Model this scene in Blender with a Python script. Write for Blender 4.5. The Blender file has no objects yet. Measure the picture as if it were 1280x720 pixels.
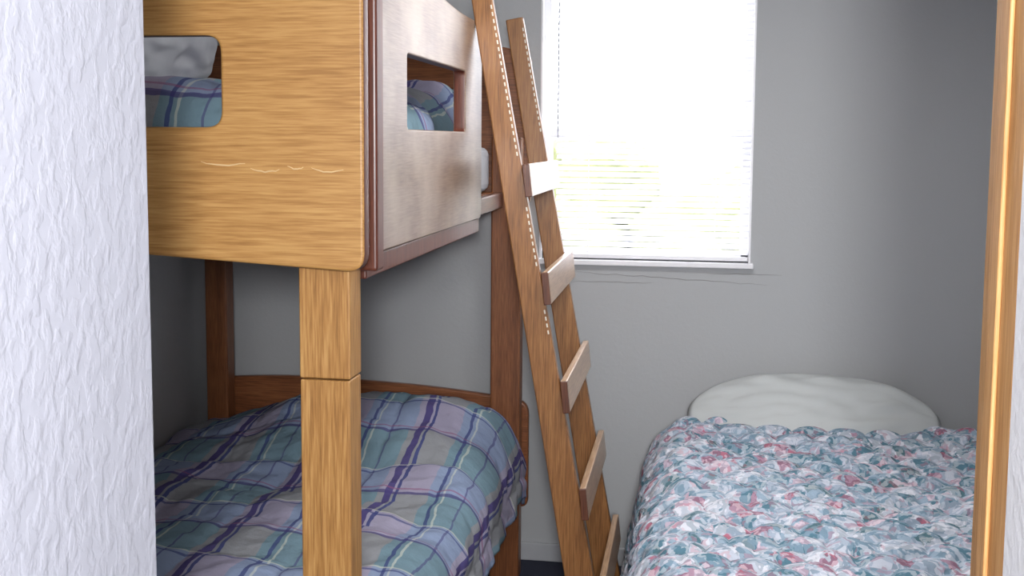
import bpy, bmesh, math, random
from mathutils import Vector, Matrix, noise
random.seed(3)
S=bpy.context.scene
S.view_settings.view_transform='Standard'
COL=S.collection

def srgb(r,g,b):
    f=lambda c:(c/255/12.92) if c/255<=0.04045 else ((c/255+0.055)/1.055)**2.4
    return (f(r),f(g),f(b),1)

# ---------- materials ----------
class NT:
    def __init__(s,name):
        s.m=bpy.data.materials.new(name); s.m.use_nodes=True
        s.t=s.m.node_tree; s.b=s.t.nodes['Principled BSDF']
    def n(s,typ,**kw):
        x=s.t.nodes.new(typ)
        for k,v in kw.items():
            if k in x.inputs.keys(): x.inputs[k].default_value=v
            else: setattr(x,k,v)
        return x
    def l(s,a,b): s.t.links.new(a,b)
    def math(s,op,a,b=None):
        x=s.t.nodes.new('ShaderNodeMath'); x.operation=op
        for i,v in enumerate((a,b)):
            if v is None: continue
            if isinstance(v,(int,float)): x.inputs[i].default_value=v
            else: s.l(v,x.inputs[i])
        return x.outputs[0]
    def mix(s,f,a,b):
        x=s.t.nodes.new('ShaderNodeMix'); x.data_type='RGBA'
        for idx,v in ((0,f),(6,a),(7,b)):
            if isinstance(v,(int,float,tuple)): x.inputs[idx].default_value=v
            else: s.l(v,x.inputs[idx])
        return x.outputs[2]
    def ramp(s,fac,stops,interp='LINEAR'):
        x=s.t.nodes.new('ShaderNodeValToRGB'); x.color_ramp.interpolation=interp
        e=x.color_ramp.elements
        while len(e)<len(stops): e.new(0.5)
        for i,(p,c) in enumerate(stops): e[i].position=p; e[i].color=c
        s.l(fac,x.inputs[0]); return x.outputs[0]
    def bump(s,h,strength,dist):
        x=s.n('ShaderNodeBump'); x.inputs['Strength'].default_value=strength
        x.inputs['Distance'].default_value=dist; s.l(h,x.inputs['Height'])
        s.l(x.outputs[0],s.b.inputs['Normal'])

def wood(name,c_dark,c_mid,c_light,axis,rough=0.4,coat=0.2,patch=0.0):
    w=NT(name)
    tc=w.n('ShaderNodeTexCoord'); mp=w.n('ShaderNodeMapping')
    sc=[38,38,38]; sc[axis]=1.6
    mp.inputs['Scale'].default_value=sc
    w.l(tc.outputs['Object'],mp.inputs[0])
    n1=w.n('ShaderNodeTexNoise'); n1.inputs['Scale'].default_value=1.0; n1.inputs['Detail'].default_value=5; n1.inputs['Distortion'].default_value=.6
    w.l(mp.outputs[0],n1.inputs[0])
    mp2=w.n('ShaderNodeMapping'); sc2=[300,300,300]; sc2[axis]=14; mp2.inputs['Scale'].default_value=sc2
    w.l(tc.outputs['Object'],mp2.inputs[0])
    n2=w.n('ShaderNodeTexNoise'); n2.inputs['Scale'].default_value=1.0; n2.inputs['Detail'].default_value=3
    w.l(mp2.outputs[0],n2.inputs[0])
    f=w.math('ADD',w.math('MULTIPLY',n1.outputs[0],.33),w.math('MULTIPLY',n2.outputs[0],.67))
    c=w.ramp(f,[(.34,c_dark),(.5,c_mid),(.66,c_light)])
    if patch:
        n3=w.n('ShaderNodeTexNoise'); n3.inputs['Scale'].default_value=5; n3.inputs['Detail'].default_value=5
        w.l(tc.outputs['Object'],n3.inputs[0])
        k=w.ramp(n3.outputs[0],[(.4,(0,0,0,1)),(.7,(1,1,1,1))])
        c=w.mix(w.math('MULTIPLY',k,patch),c,srgb(176,158,142))  # pale patches mixed over the grain by noise
    w.l(c,w.b.inputs['Base Color'])
    w.b.inputs['Roughness'].default_value=rough
    w.b.inputs['Coat Weight'].default_value=coat; w.b.inputs['Coat Roughness'].default_value=.3
    w.bump(f,.15,.002)
    return w.m
OAKX=wood('oak_grain_across',srgb(146,102,52),srgb(170,125,69),srgb(186,144,86),0,.5,.1)
OAKZ=wood('oak_grain_upright',srgb(134,91,46),srgb(165,119,64),srgb(188,145,88),2,.5,.1)
OAKY=wood('patchy_oak_along',srgb(92,68,52),srgb(114,90,72),srgb(132,108,90),1,.42,.5,.5)
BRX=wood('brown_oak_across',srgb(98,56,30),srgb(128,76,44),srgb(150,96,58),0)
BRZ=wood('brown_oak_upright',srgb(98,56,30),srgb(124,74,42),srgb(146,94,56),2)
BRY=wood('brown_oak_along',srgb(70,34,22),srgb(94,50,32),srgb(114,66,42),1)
EDGE=wood('panel_edge_wood',srgb(70,31,20),srgb(90,44,29),srgb(108,58,40),2)
LADZ=wood('ladder_oak',srgb(108,69,36),srgb(138,92,50),srgb(160,114,68),2)
TREAD=wood('tread_oak',srgb(150,112,80),srgb(182,146,112),srgb(205,172,138),1,.3,.6)
TEND=wood('tread_end_grain',srgb(66,34,22),srgb(88,48,30),srgb(104,62,40),2)
TRIM=wood('pine_trim',srgb(162,112,60),srgb(184,136,82),srgb(198,154,102),2,.6,0)

def wall_mat(name,c,scale,strength,dist,rough=.7,det=3,sz=1.0,dis=.5):
    w=NT(name); tc=w.n('ShaderNodeTexCoord'); mp=w.n('ShaderNodeMapping'); mp.inputs['Scale'].default_value=(1,1,sz)
    w.l(tc.outputs['Object'],mp.inputs[0])
    n=w.n('ShaderNodeTexNoise'); n.inputs['Scale'].default_value=scale; n.inputs['Detail'].default_value=det; n.inputs['Distortion'].default_value=dis
    w.l(mp.outputs[0],n.inputs[0])
    n2=w.n('ShaderNodeTexNoise'); n2.inputs['Scale'].default_value=1.2
    w.l(tc.outputs['Object'],n2.inputs[0])
    lo=tuple(x*.93 for x in c[:3])+(1,)
    w.l(w.mix(n2.outputs[0],lo,c),w.b.inputs['Base Color'])
    w.b.inputs['Roughness'].default_value=rough
    h=w.ramp(n.outputs[0],[(.42,(0,0,0,1)),(.62,(1,1,1,1))])
    w.bump(h,strength,dist); return w.m
WALL=wall_mat('grey_wall_paint',srgb(177,179,181),60,.10,.002)
HALL=wall_mat('knockdown_plaster',srgb(171,172,182),58,.38,.0022,.75,3,.7,.2)
HALLW=wall_mat('hall_white_paint',srgb(225,225,225),60,.2,.002)
CEIL=wall_mat('ceiling_paint',srgb(235,235,235),60,.2,.003)
CARPET=wall_mat('dark_blue_carpet',srgb(46,50,70),300,.6,.01,.95)
def plain(name,c,rough=.5,noise_s=20,amt=.06):
    w=NT(name); tc=w.n('ShaderNodeTexCoord'); n=w.n('ShaderNodeTexNoise'); n.inputs['Scale'].default_value=noise_s
    w.l(tc.outputs['Object'],n.inputs[0])
    lo=tuple(x*(1-amt*2) for x in c[:3])+(1,)
    w.l(w.mix(n.outputs[0],lo,c),w.b.inputs['Base Color']); w.b.inputs['Roughness'].default_value=rough
    return w.m
WHITE=plain('white_vinyl',srgb(240,240,244),.35)
BASEM=plain('baseboard_paint',srgb(178,180,184),.5)
CRACK=plain('crack_grey',srgb(150,150,150),.7)
SHEET=plain('white_sheet',srgb(214,216,220),.85)
MATTR=plain('mattress_ticking',srgb(176,176,180),.9)
PILLOWM=plain('grey_white_pillowcase',srgb(194,198,198),.85,5,.06)
GRASS=plain('lawn',srgb(170,176,150),.9,8,.3)
LEAF=plain('hedge_leaves',srgb(140,145,105),.9,14,.35)
DARK=plain('dark_metal',srgb(40,40,44),.4)
SCUFF=plain('scuffed_raw_wood',srgb(214,184,138),.7)
HILITEW=plain('white_highlight_dash',srgb(225,220,205),.5)  # colour of the bright-edge highlights on the ladder
bs=NT('blind_slat'); bs.b.inputs['Base Color'].default_value=srgb(245,245,250); bs.b.inputs['Roughness'].default_value=.5
tr=bs.n('ShaderNodeBsdfTranslucent'); tr.inputs[0].default_value=(.95,.95,1,1)
mx=bs.n('ShaderNodeMixShader'); mx.inputs[0].default_value=.5
bs.l(bs.b.outputs[0],mx.inputs[1]); bs.l(tr.outputs[0],mx.inputs[2])
bs.l(mx.outputs[0],bs.t.nodes['Material Output'].inputs[0]); BLIND=bs.m

def plaid():
    w=NT('plaid_comforter_cloth')
    uv=w.n('ShaderNodeUVMap'); 
    nz=w.n('ShaderNodeTexNoise'); nz.inputs['Scale'].default_value=7; nz.inputs['Detail'].default_value=3; w.l(uv.outputs[0],nz.inputs[0])
    sub=w.n('ShaderNodeVectorMath',operation='SUBTRACT'); sub.inputs[1].default_value=(.5,.5,.5); w.l(nz.outputs['Color'],sub.inputs[0])
    scl=w.n('ShaderNodeVectorMath',operation='SCALE'); scl.inputs['Scale'].default_value=.04; w.l(sub.outputs[0],scl.inputs[0])
    add=w.n('ShaderNodeVectorMath',operation='ADD'); w.l(uv.outputs[0],add.inputs[0]); w.l(scl.outputs[0],add.inputs[1])
    sp=w.n('ShaderNodeSeparateXYZ'); w.l(add.outputs[0],sp.inputs[0])
    U,V=sp.outputs[0],sp.outputs[1]
    def band(c,per,off,wd):
        m=w.math('FRACT',w.math('DIVIDE',w.math('ADD',c,10*per-off),per))
        return w.math('LESS_THAN',m,wd/per)
    blue=srgb(110,130,164); mauve=srgb(160,136,154); sage=srgb(108,142,130); pale=srgb(150,162,186)
    purple=srgb(60,46,112); navy=srgb(44,54,116); white=srgb(208,212,196); red=srgb(138,76,114)
    P=.31
    c=w.mix(band(U,P,0,.15),blue,mauve)
    c2=w.mix(band(V,P*1.2,.05,.18),sage,pale)
    c=w.mix(.5,c,c2)
    for (cc,per,off,wd,colr,a) in [(U,P,.02,.022,purple,.92),(U,P,.050,.010,navy,.9),(U,P,.175,.010,navy,.8),(U,P,.195,.006,white,.5),(U,P,.25,.006,purple,.6),
                         (V,P*1.2,.04,.014,purple,.75),(V,P*1.2,.066,.007,red,.6),(V,P*1.2,.21,.009,navy,.7),(V,P*1.2,.23,.006,white,.5)]:
        c=w.mix(w.math('MULTIPLY',band(cc,per,off,wd),a),c,colr)
    n2=w.n('ShaderNodeTexNoise'); n2.inputs['Scale'].default_value=28; n2.inputs['Detail'].default_value=5; w.l(uv.outputs[0],n2.inputs[0])
    c=w.mix(w.math('MULTIPLY',n2.outputs[0],.2),c,srgb(120,125,140))
    w.l(c,w.b.inputs['Base Color']); w.b.inputs['Roughness'].default_value=.95
    w.b.inputs['Specular IOR Level'].default_value=.15
    w.bump(n2.outputs[0],.6,.014)
    return w.m
PLAID=plaid()
def floral():
    w=NT('floral_quilt_cloth'); uv=w.n('ShaderNodeUVMap')
    nz=w.n('ShaderNodeTexNoise'); nz.inputs['Scale'].default_value=14; nz.inputs['Detail'].default_value=3; w.l(uv.outputs[0],nz.inputs[0])
    add=w.n('ShaderNodeMix'); add.data_type='RGBA'; add.inputs[0].default_value=.1
    w.l(uv.outputs[0],add.inputs[6]); w.l(nz.outputs['Color'],add.inputs[7])
    v=w.n('ShaderNodeTexVoronoi'); v.inputs['Scale'].default_value=30; w.l(add.outputs[2],v.inputs[0])
    sp=w.n('ShaderNodeSeparateXYZ'); w.l(v.outputs['Color'],sp.inputs[0])
    c=w.ramp(sp.outputs[0],[(0,srgb(92,130,146)),(.22,srgb(146,168,186)),(.42,srgb(210,212,222)),(.62,srgb(174,184,200)),(.82,srgb(174,104,124)),(.89,srgb(204,172,186)),(.95,srgb(84,114,118))],'CONSTANT')
    v2=w.n('ShaderNodeTexVoronoi'); v2.inputs['Scale'].default_value=80; w.l(add.outputs[2],v2.inputs[0])
    sp2=w.n('ShaderNodeSeparateXYZ'); w.l(v2.outputs['Color'],sp2.inputs[0])
    c2=w.ramp(sp2.outputs[1],[(0,srgb(84,118,136)),(.3,srgb(218,220,228)),(.6,srgb(156,172,190)),(.9,srgb(176,118,136))],'CONSTANT')
    c=w.mix(.42,c,c2)
    w.l(c,w.b.inputs['Base Color']); w.b.inputs['Roughness'].default_value=.95
    w.b.inputs['Specular IOR Level'].default_value=.15
    n2=w.n('ShaderNodeTexNoise'); n2.inputs['Scale'].default_value=40; n2.inputs['Detail'].default_value=4; w.l(uv.outputs[0],n2.inputs[0])
    w.bump(w.math('ADD',v.outputs['Distance'],n2.outputs[0]),.6,.012)
    return w.m
FLORAL=floral()

# ---------- mesh helpers ----------
def empty(name,loc=(0,0,0)):
    e=bpy.data.objects.new(name,None); e.empty_display_size=.1; COL.objects.link(e); e.location=loc; return e
def addobj(name,me,mats,parent=None,smooth=False):
    o=bpy.data.objects.new(name,me); COL.objects.link(o)
    for m in (mats if isinstance(mats,(list,tuple)) else [mats]): me.materials.append(m)
    if parent: o.parent=parent; o.matrix_parent_inverse=Matrix.Translation(-parent.location)
    if smooth:
        for p in me.polygons: p.use_smooth=True
    return o
def bm_box(bm,x0,x1,y0,y1,z0,z1,M=None,taper=None):
    vs=[Vector((x*(taper if taper and z==z1 else 1),y,z)) for x in (x0,x1) for y in (y0,y1) for z in (z0,z1)]
    if M: vs=[M@v for v in vs]
    v=[bm.verts.new(p) for p in vs]
    for f in ((0,1,3,2),(4,6,7,5),(0,4,5,1),(2,3,7,6),(0,2,6,4),(1,5,7,3)): bm.faces.new([v[i] for i in f])
def boxes(name,lst,mat,parent=None,bevel=0,Ms=None,taper=None):
    bm=bmesh.new()
    for i,b in enumerate(lst): bm_box(bm,*b,M=(Ms[i] if Ms else None),taper=taper)
    bmesh.ops.recalc_face_normals(bm,faces=bm.faces)
    me=bpy.data.meshes.new(name); bm.to_mesh(me); bm.free()
    o=addobj(name,me,mat,parent)
    if bevel:
        m=o.modifiers.new('bevel','BEVEL'); m.width=bevel; m.segments=3; m.limit_method='ANGLE'
    return o
def rounded(pts,radii,n=6):
    out=[]; N=len(pts)
    for i,p in enumerate(pts):
        r=radii[i]; p=Vector(p)
        if r<=0: out.append(p); continue
        a=(Vector(pts[i-1])-p).normalized(); b=(Vector(pts[(i+1)%N])-p).normalized()
        s=p+a*r; e=p+b*r
        for k in range(n+1):
            t=k/n; out.append(s*(1-t)**2+p*2*t*(1-t)+e*t*t)
    return out
def panel(name,loops,M,thick,mat,parent,bev=.006,edge=None):
    cu=bpy.data.curves.new(name,'CURVE'); cu.dimensions='2D'; cu.fill_mode='BOTH'
    cu.extrude=thick/2-bev; cu.bevel_depth=bev; cu.bevel_resolution=3; cu.offset=-bev
    for L in loops:
        s=cu.splines.new('POLY'); s.points.add(len(L)-1); s.use_cyclic_u=True
        for i,p in enumerate(L): s.points[i].co=(p[0],p[1],0,1)
    t=bpy.data.objects.new('tmp',cu); COL.objects.link(t)
    dg=bpy.context.evaluated_depsgraph_get(); dg.update()
    me=bpy.data.meshes.new_from_object(t.evaluated_get(dg)); bpy.data.objects.remove(t)
    me.materials.clear(); me.name=name
    idx=[1 if abs(p.normal.z)<.5 else 0 for p in me.polygons]
    me.transform(M)
    o=addobj(name,me,[mat]+([edge] if edge else []),parent)
    if edge:
        for p,i in zip(me.polygons,idx): p.material_index=i
    else:
        for p in me.polygons: p.material_index=0
    return o
MXZ=lambda y:Matrix(((1,0,0,0),(0,0,-1,y),(0,1,0,0),(0,0,0,1)))
MYZ=lambda x:Matrix(((0,0,1,x),(1,0,0,0),(0,1,0,0),(0,0,0,1)))

def fold(p,w,r,flare=.06):
    s=1 if p>=0 else -1; a=abs(p)
    if a<=w-r: return p,0
    t=a-(w-r)
    if t<r*math.pi/2: return s*(w-r+r*math.sin(t/r)),-(r-r*math.cos(t/r))
    q=t-r*math.pi/2
    return s*(w+flare*q),-r-q
def cover(name,cx,cy,wx,wy,z,extL,extR,extF,extB,mat,parent,hfun,r=.09,nx=150,ny=190,floor=.03,puff=None,flare=.06):
    p0,p1=-(wx+extL),(wx+extR); q0,q1=-(wy+extF),(wy+extB)
    vs=[];uvs=[];fs=[]
    for j in range(ny+1):
        q=q0+(q1-q0)*j/ny
        for i in range(nx+1):
            p=p0+(p1-p0)*i/nx
            x,dx=fold(p,wx,r,flare); y,dy=fold(q,wy,r)
            zz=z+dx+dy; k=max(0,1+(dx+dy)/.15)
            zz+=hfun(cx+x,cy+y)*min(1,k)
            h=puff(p,q)
            nxv=max(-1,min(1,(-dx/r if abs(dx)<r else 1)*(1 if p>0 else -1)))*h
            nyv=max(-1,min(1,(-dy/r if abs(dy)<r else 1)*(1 if q>0 else -1)))*h
            zz+=h*max(0,1+(dx+dy)/r)
            vs.append((cx+x+nxv,cy+y+nyv,max(floor,zz))); uvs.append((p,q))
    for j in range(ny):
        for i in range(nx):
            a=j*(nx+1)+i; fs.append((a,a+1,a+nx+2,a+nx+1))
    me=bpy.data.meshes.new(name); me.from_pydata(vs,[],fs)
    ul=me.uv_layers.new(name='UVMap')
    for lp in me.loops: ul.data[lp.index].uv=uvs[lp.vertex_index]
    o=addobj(name,me,mat,parent,True)
    m=o.modifiers.new('thick','SOLIDIFY'); m.thickness=.012; m.offset=-1
    return o
def pillow(name,c,dims,rot,mat,parent=None,seed=0,dome=0):
    bm=bmesh.new(); N=44
    rows={}
    for side in (1,-1):
        for i in range(N+1):
            for j in range(N+1):
                u=-1+2*i/N; v=-1+2*j/N
                prof=((1-u**4)*(1-v**4))**.5 if abs(u)<1 and abs(v)<1 else 0
                k=1-.08*(u*u*v*v)
                if dome: prof*=(1-dome*abs(u)**3)
                x=u*dims[0]/2*k; y=v*dims[1]/2*k*(1-.95*dome*abs(u)**3)
                zz=side*prof*dims[2]/2*(1+.18*noise.noise(Vector((u*1.5+seed,v*1.5,side))))
                zz+=prof*.018*noise.noise(Vector((u*4+seed,v*4,side*3)))
                if abs(u)==1 or abs(v)==1:
                    if side==-1: rows[(side,i,j)]=rows[(1,i,j)]; continue
                rows[(side,i,j)]=bm.verts.new((x,y,zz))
        for i in range(N):
            for j in range(N):
                f=[rows[(side,i,j)],rows[(side,i+1,j)],rows[(side,i+1,j+1)],rows[(side,i,j+1)]]
                if side==-1: f.reverse()
                bm.faces.new(f)
    me=bpy.data.meshes.new(name); bm.to_mesh(me); bm.free()
    me.transform(Matrix.Translation(c)@Matrix.Rotation(rot[2],4,'Z')@Matrix.Rotation(rot[1],4,'Y')@Matrix.Rotation(rot[0],4,'X'))
    return addobj(name,me,mat,parent,True)
def tube(name,paths,rad,mat,parent):
    cu=bpy.data.curves.new(name,'CURVE'); cu.dimensions='3D'; cu.bevel_depth=rad; cu.bevel_resolution=1
    for P in paths:
        s=cu.splines.new('POLY'); s.points.add(len(P)-1)
        for i,p in enumerate(P): s.points[i].co=(*p,1); s.points[i].radius=.2+.8*math.sin(math.pi*(i+.3)/len(P))
    t=bpy.data.objects.new('tmp',cu); COL.objects.link(t); dg=bpy.context.evaluated_depsgraph_get(); dg.update()
    me=bpy.data.meshes.new_from_object(t.evaluated_get(dg)); bpy.data.objects.remove(t); me.materials.clear()
    return addobj(name,me,mat,parent)

# ---------- room shell ----------
XL,XR,YF,YB,H=-1.88,1.22,1.2,4.15,2.42
WX0,WX1,WZ0,WZ1=-.56,.215,1.17,2.26
boxes('wall_back',[(XL-.12,WX0,YB,YB+.13,0,H),(WX1,XR+.12,YB,YB+.13,0,H),(WX0,WX1,YB,YB+.13,0,WZ0),(WX0,WX1,YB,YB+.13,WZ1,H)],WALL)
boxes('wall_left',[(XL-.12,XL,1.08,YB,0,H)],WALL)
boxes('wall_right',[(XR,XR+.12,1.08,YB,0,H)],WALL)
boxes('wall_front',[(XL,-.74,1.08,1.2,0,H),(.335,XR,1.1,1.2,0,H),(-.613,.335,1.08,1.2,2.25,H)],WALL)
boxes('wall_hall_left',[(-.74,-.613,-1.4,1.2,0,H)],HALL,bevel=.006)
boxes('wall_hall_right',[(.302,.42,-1.4,1.1,0,H)],HALLW)
boxes('wall_hall_back',[(-.74,.42,-1.52,-1.4,0,H)],HALLW)
boxes('floor',[(XL-.12,XR+.12,-1.52,YB+.13,-.08,0)],CARPET)
boxes('ceiling',[(XL-.12,XR+.12,-1.52,YB+.13,H,H+.08)],CEIL)
boxes('baseboard_back',[(XL,XR,YB-.014,YB,0,.07)],BASEM,bevel=.004)
boxes('baseboard_left',[(XL,XL+.014,1.2,YB-.014,0,.07)],BASEM,bevel=.004)
d=empty('door_1')
boxes('jamb',[(.302,.334,1.10,1.222,0,2.25)],TRIM,d,.003)
boxes('door_stop',[(.297,.302,1.15,1.18,0,2.25)],TRIM,d,.002)
boxes('casing',[(.312,.39,1.2,1.216,0,2.3)],TRIM,d,.003)

# window
w=empty('window_1')
fw=.035
boxes('frame',[(WX0,WX0+fw,YB+.04,YB+.1,WZ0,WZ1),(WX1-fw,WX1,YB+.04,YB+.1,WZ0,WZ1),(WX0,WX1,YB+.04,YB+.1,WZ0,WZ0+fw),(WX0,WX1,YB+.04,YB+.1,WZ1-fw,WZ1),(WX0+fw,WX1-fw,YB+.05,YB+.09,1.62,1.655)],WHITE,w,.003)
boxes('reveal',[(WX0-.001,WX0+.006,YB-.002,YB+.04,WZ0,WZ1),(WX1-.006,WX1+.001,YB-.002,YB+.04,WZ0,WZ1)],WHITE,w)
boxes('sill',[(WX0-.01,WX1+.012,YB-.03,YB+.04,WZ0-.02,WZ0)],WHITE,w,.004)
cr=[[(-.50+.78*t/24,YB-.0005,1.125-.035*(t/24)+random.uniform(-.003,.003)) for t in range(25)],
    [(-.44+.3*t/10,YB-.0005,1.085+random.uniform(-.003,.003)) for t in range(11)],
    [(.06+.27*t/10,YB-.0005,1.128+random.uniform(-.002,.002)) for t in range(11)]]
tube('drywall_crack',cr,.0014,CRACK,w)  # thin grey lines for the drywall crack below the sill
b=empty('window_blind')
lst=[];Ms=[]
z=WZ0+.035; BX0,BX1=WX0+.06,WX1-.008
while z<WZ1-.05:
    lst.append((-(BX1-BX0)/2,(BX1-BX0)/2,-.0125,.0125,-.0006,.0006))
    tilt=math.radians((34 if z<1.66 else 42)+random.uniform(-6,6))
    Ms.append(Matrix.Translation(((BX0+BX1)/2,YB+.012,z))@Matrix.Rotation(random.uniform(-.003,.003),4,'Y')@Matrix.Rotation(tilt,4,'X')); z+=.0215
boxes('slats',lst,BLIND,b,0,Ms)
boxes('headrail',[(BX0,BX1,YB-.01,YB+.03,WZ1-.04,WZ1-.002)],WHITE,b,.003)
boxes('bottom_rail',[(BX0,BX1,YB+.0,YB+.024,WZ0+.004,WZ0+.02)],WHITE,b,.003)
boxes('cords',[(BX0+.12,BX0+.122,YB-.003,YB-.001,WZ0+.01,WZ1-.03),(BX1-.122,BX1-.12,YB-.003,YB-.001,WZ0+.01,WZ1-.03)],WHITE,b)
boxes('tilt_wand',[(BX0+.004,BX0+.008,YB-.012,YB-.008,1.62,WZ1-.03)],plain('wand_grey',srgb(170,176,186)),b)

# outside
boxes('lawn_ground',[(-8,8,YB+.4,16,-.3,-.05)],GRASS)
bm=bmesh.new()
for k in range(70):
    m=Matrix.Translation((random.uniform(-3,3),random.uniform(6.6,7.6),random.uniform(0,1.3)))@Matrix.Scale(random.uniform(.25,.55),4)
    bmesh.ops.create_icosphere(bm,subdivisions=3,radius=1,matrix=m)
for v in bm.verts: v.co+=.12*noise.noise_vector(v.co*6)
me=bpy.data.meshes.new('hedge'); bm.to_mesh(me); bm.free(); addobj('hedge',me,LEAF)

# ---------- bunk bed ----------
bb=empty('bunk_bed')
PX=-.578
YA,YZ=1.95,4.0
def endpanel(nm,y,mat,edge):
    outer=rounded([(-1.83,1.42),(-1.2,1.405),(PX,1.37),(PX,1.92),(-.8,1.97),(-1.2,2.0),(-1.6,1.97),(-1.83,1.95)],[.04,.0,.035,.04,.05,.1,.05,.04])
    hole=rounded([(-1.56,1.630),(-.845,1.630),(-.845,1.794),(-1.56,1.794)],[.03]*4)
    return panel(nm,[outer,hole],MXZ(y),.036,mat,bb,edge=edge)
endpanel('upper_footboard',YA,OAKX,EDGE)
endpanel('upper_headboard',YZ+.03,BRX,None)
def lowpanel(nm,y,mat):
    outer=rounded([(-1.83,.25),(PX,.25),(PX,.65),(-.9,.69),(-1.5,.715),(-1.83,.69)],[.03,.03,.05,.2,.2,.05])
    return panel(nm,[outer],MXZ(y),.03,mat,bb)
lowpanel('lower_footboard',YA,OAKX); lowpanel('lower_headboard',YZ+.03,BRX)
boxes('front_posts',[(-.715,-.617,1.969,2.04,1.166,1.62),(-1.81,-1.71,1.969,2.04,1.166,1.62),(-.714,-.618,1.969,2.04,0,1.163),(-1.81,-1.712,1.969,2.04,0,1.163)],OAKZ,bb,.003)
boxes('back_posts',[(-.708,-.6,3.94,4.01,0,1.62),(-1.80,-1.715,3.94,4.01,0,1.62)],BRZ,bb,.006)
go=rounded([(2.085,1.385),(3.25,1.38),(3.25,1.945),(2.95,1.945),(2.6,1.965),(2.3,2.03),(2.085,2.04)],[.03,.03,.03,.1,.1,.1,.03])
gh=rounded([(2.38,1.632),(3.01,1.632),(3.01,1.795),(2.38,1.795)],[.012]*4)
panel('guard_panel',[go,gh],MYZ(-.630),.034,OAKY,bb,.004,edge=EDGE)
boxes('guard_end_cap',[(-.655,-.586,2.045,2.095,1.36,2.03)],EDGE,bb,.006)
boxes('guard_bottom_strip',[(-.66,-.618,2.08,3.24,1.34,1.384)],EDGE,bb,.004)
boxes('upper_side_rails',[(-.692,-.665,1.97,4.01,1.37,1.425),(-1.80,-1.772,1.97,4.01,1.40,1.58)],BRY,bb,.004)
boxes('lower_side_rails',[(-.692,-.66,1.97,4.01,.28,.42),(-1.80,-1.772,1.97,4.01,.28,.42)],BRY,bb,.004)
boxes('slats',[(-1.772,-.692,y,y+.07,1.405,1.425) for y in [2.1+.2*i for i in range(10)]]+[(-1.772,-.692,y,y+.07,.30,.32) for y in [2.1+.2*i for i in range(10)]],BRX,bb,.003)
boxes('upper_mattress',[(-1.765,-.71,2.05,3.93,1.427,1.585)],MATTR,bb,.03)
boxes('lower_mattress',[(-1.765,-.70,2.05,3.93,.322,.50)],SHEET,bb,.03)
def wr(x,y,a,f,s): return a*noise.noise(Vector((x*f+s,y*f,s)))
def puffP(p,q):
    a=abs(math.sin(math.pi*(p)/.24)); b_=abs(math.sin(math.pi*(q)/.24))
    return .017*(min(a,1)**.5*min(b_,1)**.5)+.008*noise.noise(Vector((p*6,q*6,2)))+.010*noise.noise(Vector((p*17,q*17,5)))
def hLow(x,y):
    g=math.exp(-((y-3.62)/.3)**2)*math.exp(-(abs(x+1.02)/.46)**4)*.135
    return g+wr(x,y,.03,3,1)
cover('lower_comforter',-1.18,2.98,.60,.93,.60,-.0,.19,.12,.0,PLAID,bb,hLow,r=.12,nx=200,ny=260,puff=puffP)
def hUp(x,y):
    return math.exp(-((y-3.55)/.35)**2)*.05+wr(x,y,.03,3,7)
cover('upper_comforter',-1.225,2.86,.51,.72,1.715,.08,.08,.1,.02,PLAID,bb,hUp,r=.09,puff=puffP,floor=1.5)
pillow('upper_pillow',Vector((-1.655,3.28,1.83)),(.64,.34,.15),(math.radians(-62),0,math.radians(90)),SHEET,bb,3)
pillow('lower_pillow',Vector((-1.10,3.66,.585)),(.72,.42,.13),(math.radians(8),0,0),SHEET,bb,5)
sc=[]
for x0,x1,z0 in [(-.885,-.80,1.567),(-.79,-.735,1.556),(-.72,-.69,1.561),(-.675,-.615,1.557)]:
    sc.append([(x0+(x1-x0)*t/8, 1.9318, z0-.006*math.sin(math.pi*t/9)+random.uniform(-.0012,.0012)) for t in range(9)])
tube('scuff_marks',sc,.0016,SCUFF,bb)

# ---------- ladder ----------
ld=empty('bunk_ladder')
th=math.atan(.178); c=math.cos(th)
def LM(z,y,tilt=0,dx=0): 
    X=-.593+(2.0-z)*.178
    return Matrix.Translation((X,y,z))@Matrix.Rotation(-th,4,'Y')@Matrix.Translation((dx,0,0))@Matrix.Rotation(tilt,4,'Y')
boxes('rails',[(-.044,.044,-.016,.016,-1.0/c,1.03/c),(-.044,.044,-.016,.016,-1.0/c,1.0/c)],LADZ,ld,.004,[LM(1.012,3.15),LM(1.012,3.74)],taper=.66)
zs=[1.49,1.185,.875,.565,.27]
wd=lambda z:.044-.015*(z/2.04)
boxes('treads',[(0,.020,-.325,.335,-.046,.046)]*5,TREAD,ld,.003,[LM(z,3.445,math.radians(4),wd(z)+.003) for z in zs])
boxes('tread_ends',[(0,.020,-.336,-.326,-.046,.046)]*5,TEND,ld,.002,[LM(z,3.445,math.radians(4),wd(z)+.003) for z in zs])
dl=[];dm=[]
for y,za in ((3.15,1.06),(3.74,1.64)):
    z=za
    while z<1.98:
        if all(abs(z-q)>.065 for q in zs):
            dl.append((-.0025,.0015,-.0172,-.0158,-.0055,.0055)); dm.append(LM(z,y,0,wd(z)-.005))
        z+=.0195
boxes('highlight_dashes',dl,HILITEW,ld,0,dm)  # window-lit edge highlight of the rails, put in as white dashes

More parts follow.
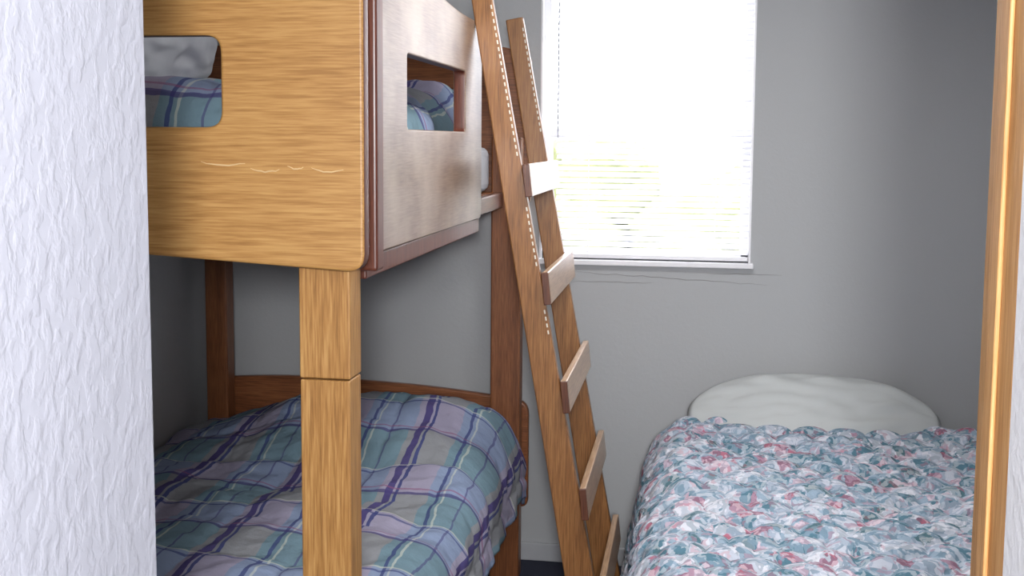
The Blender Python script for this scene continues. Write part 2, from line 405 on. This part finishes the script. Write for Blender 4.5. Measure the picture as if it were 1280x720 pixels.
# ---------- second bed ----------
tb=empty('twin_bed')
bx0,bx1=-.135,1.08
boxes('mattress',[(bx0+.05,bx1-.03,2.15,4.08,.32,.56)],SHEET,tb,.04)
boxes('box_spring',[(bx0+.05,bx1-.03,2.15,4.08,.14,.318)],SHEET,tb,.02)
boxes('bed_frame',[(bx0+.07,bx0+.10,2.2,4.05,.10,.14),(bx1-.08,bx1-.05,2.2,4.05,.10,.14)]+[(x,x+.04,y,y+.04,0,.12) for x in (bx0+.07,bx1-.09) for y in (2.2,3.1,4.0)],DARK,tb)
def hR(x,y): return wr(x,y,.02,2.5,3)+.03*math.exp(-((y-3.95)/.35)**2)
def puffF(p,q):
    r=(q/.085); row=math.floor(r); ph=(row%2)*.5
    a=abs(math.sin(math.pi*(p/.12+ph))); b_=r-row
    return .021*(a**.6)*(1-(2*b_-1)**2)**.5+.008*noise.noise(Vector((p*11,q*11,1)))
cover('floral_quilt',(bx0+bx1)/2,3.10,(bx1-bx0)/2,.95,.605,.38,.30,.3,.0,FLORAL,tb,hR,r=.16,nx=260,ny=320,puff=puffF,flare=.2)
pillow('pillow',Vector((.432,3.95,.650)),(.86,.35,.16),(math.radians(42),0,0),PILLOWM,tb,9,dome=.6)

# ---------- lights ----------
lp=empty('ceiling_fill')  # added fill light with its plate, out of view above the frame
boxes('fill_base',[(-.16,.16,2.4,2.72,H-.03,H)],WHITE,lp,.01)
def area(name,loc,size,power,rot,col=(1,1,1)):
    L=bpy.data.lights.new(name,'AREA'); L.shape='DISK'; L.size=size; L.energy=power; L.color=col
    o=bpy.data.objects.new(name,L); COL.objects.link(o); o.location=loc; o.rotation_euler=rot; return o
o=area('fill_disk',(0,2.56,H-.05),.5,20,(0,0,0),(1,.98,.96)); o.parent=lp  # brightens the room and the upper bunk interior
area('hall_fill',(.12,-.6,1.78),.25,72,(math.radians(86),0,math.radians(8)),(.985,.985,1))  # added fill light behind the camera, in place of a flash

W=bpy.data.worlds.new('World'); S.world=W; W.use_nodes=True
bg=W.node_tree.nodes['Background']; bg.inputs[0].default_value=(.97,.98,1,1); bg.inputs[1].default_value=9.5

# ---------- camera ----------
cam=bpy.data.cameras.new('Camera'); co=bpy.data.objects.new('Camera',cam); COL.objects.link(co)
cam.sensor_width=36; cam.lens=36*1400/1280; cam.shift_y=-50/1280; cam.clip_start=.02
R=Matrix.Rotation(math.radians(9.1),4,'Z')@Matrix.Rotation(math.radians(90-5.5),4,'X')@Matrix.Rotation(math.radians(.4),4,'Z')
co.matrix_world=Matrix.Translation((0,0,1.61))@R
S.camera=co
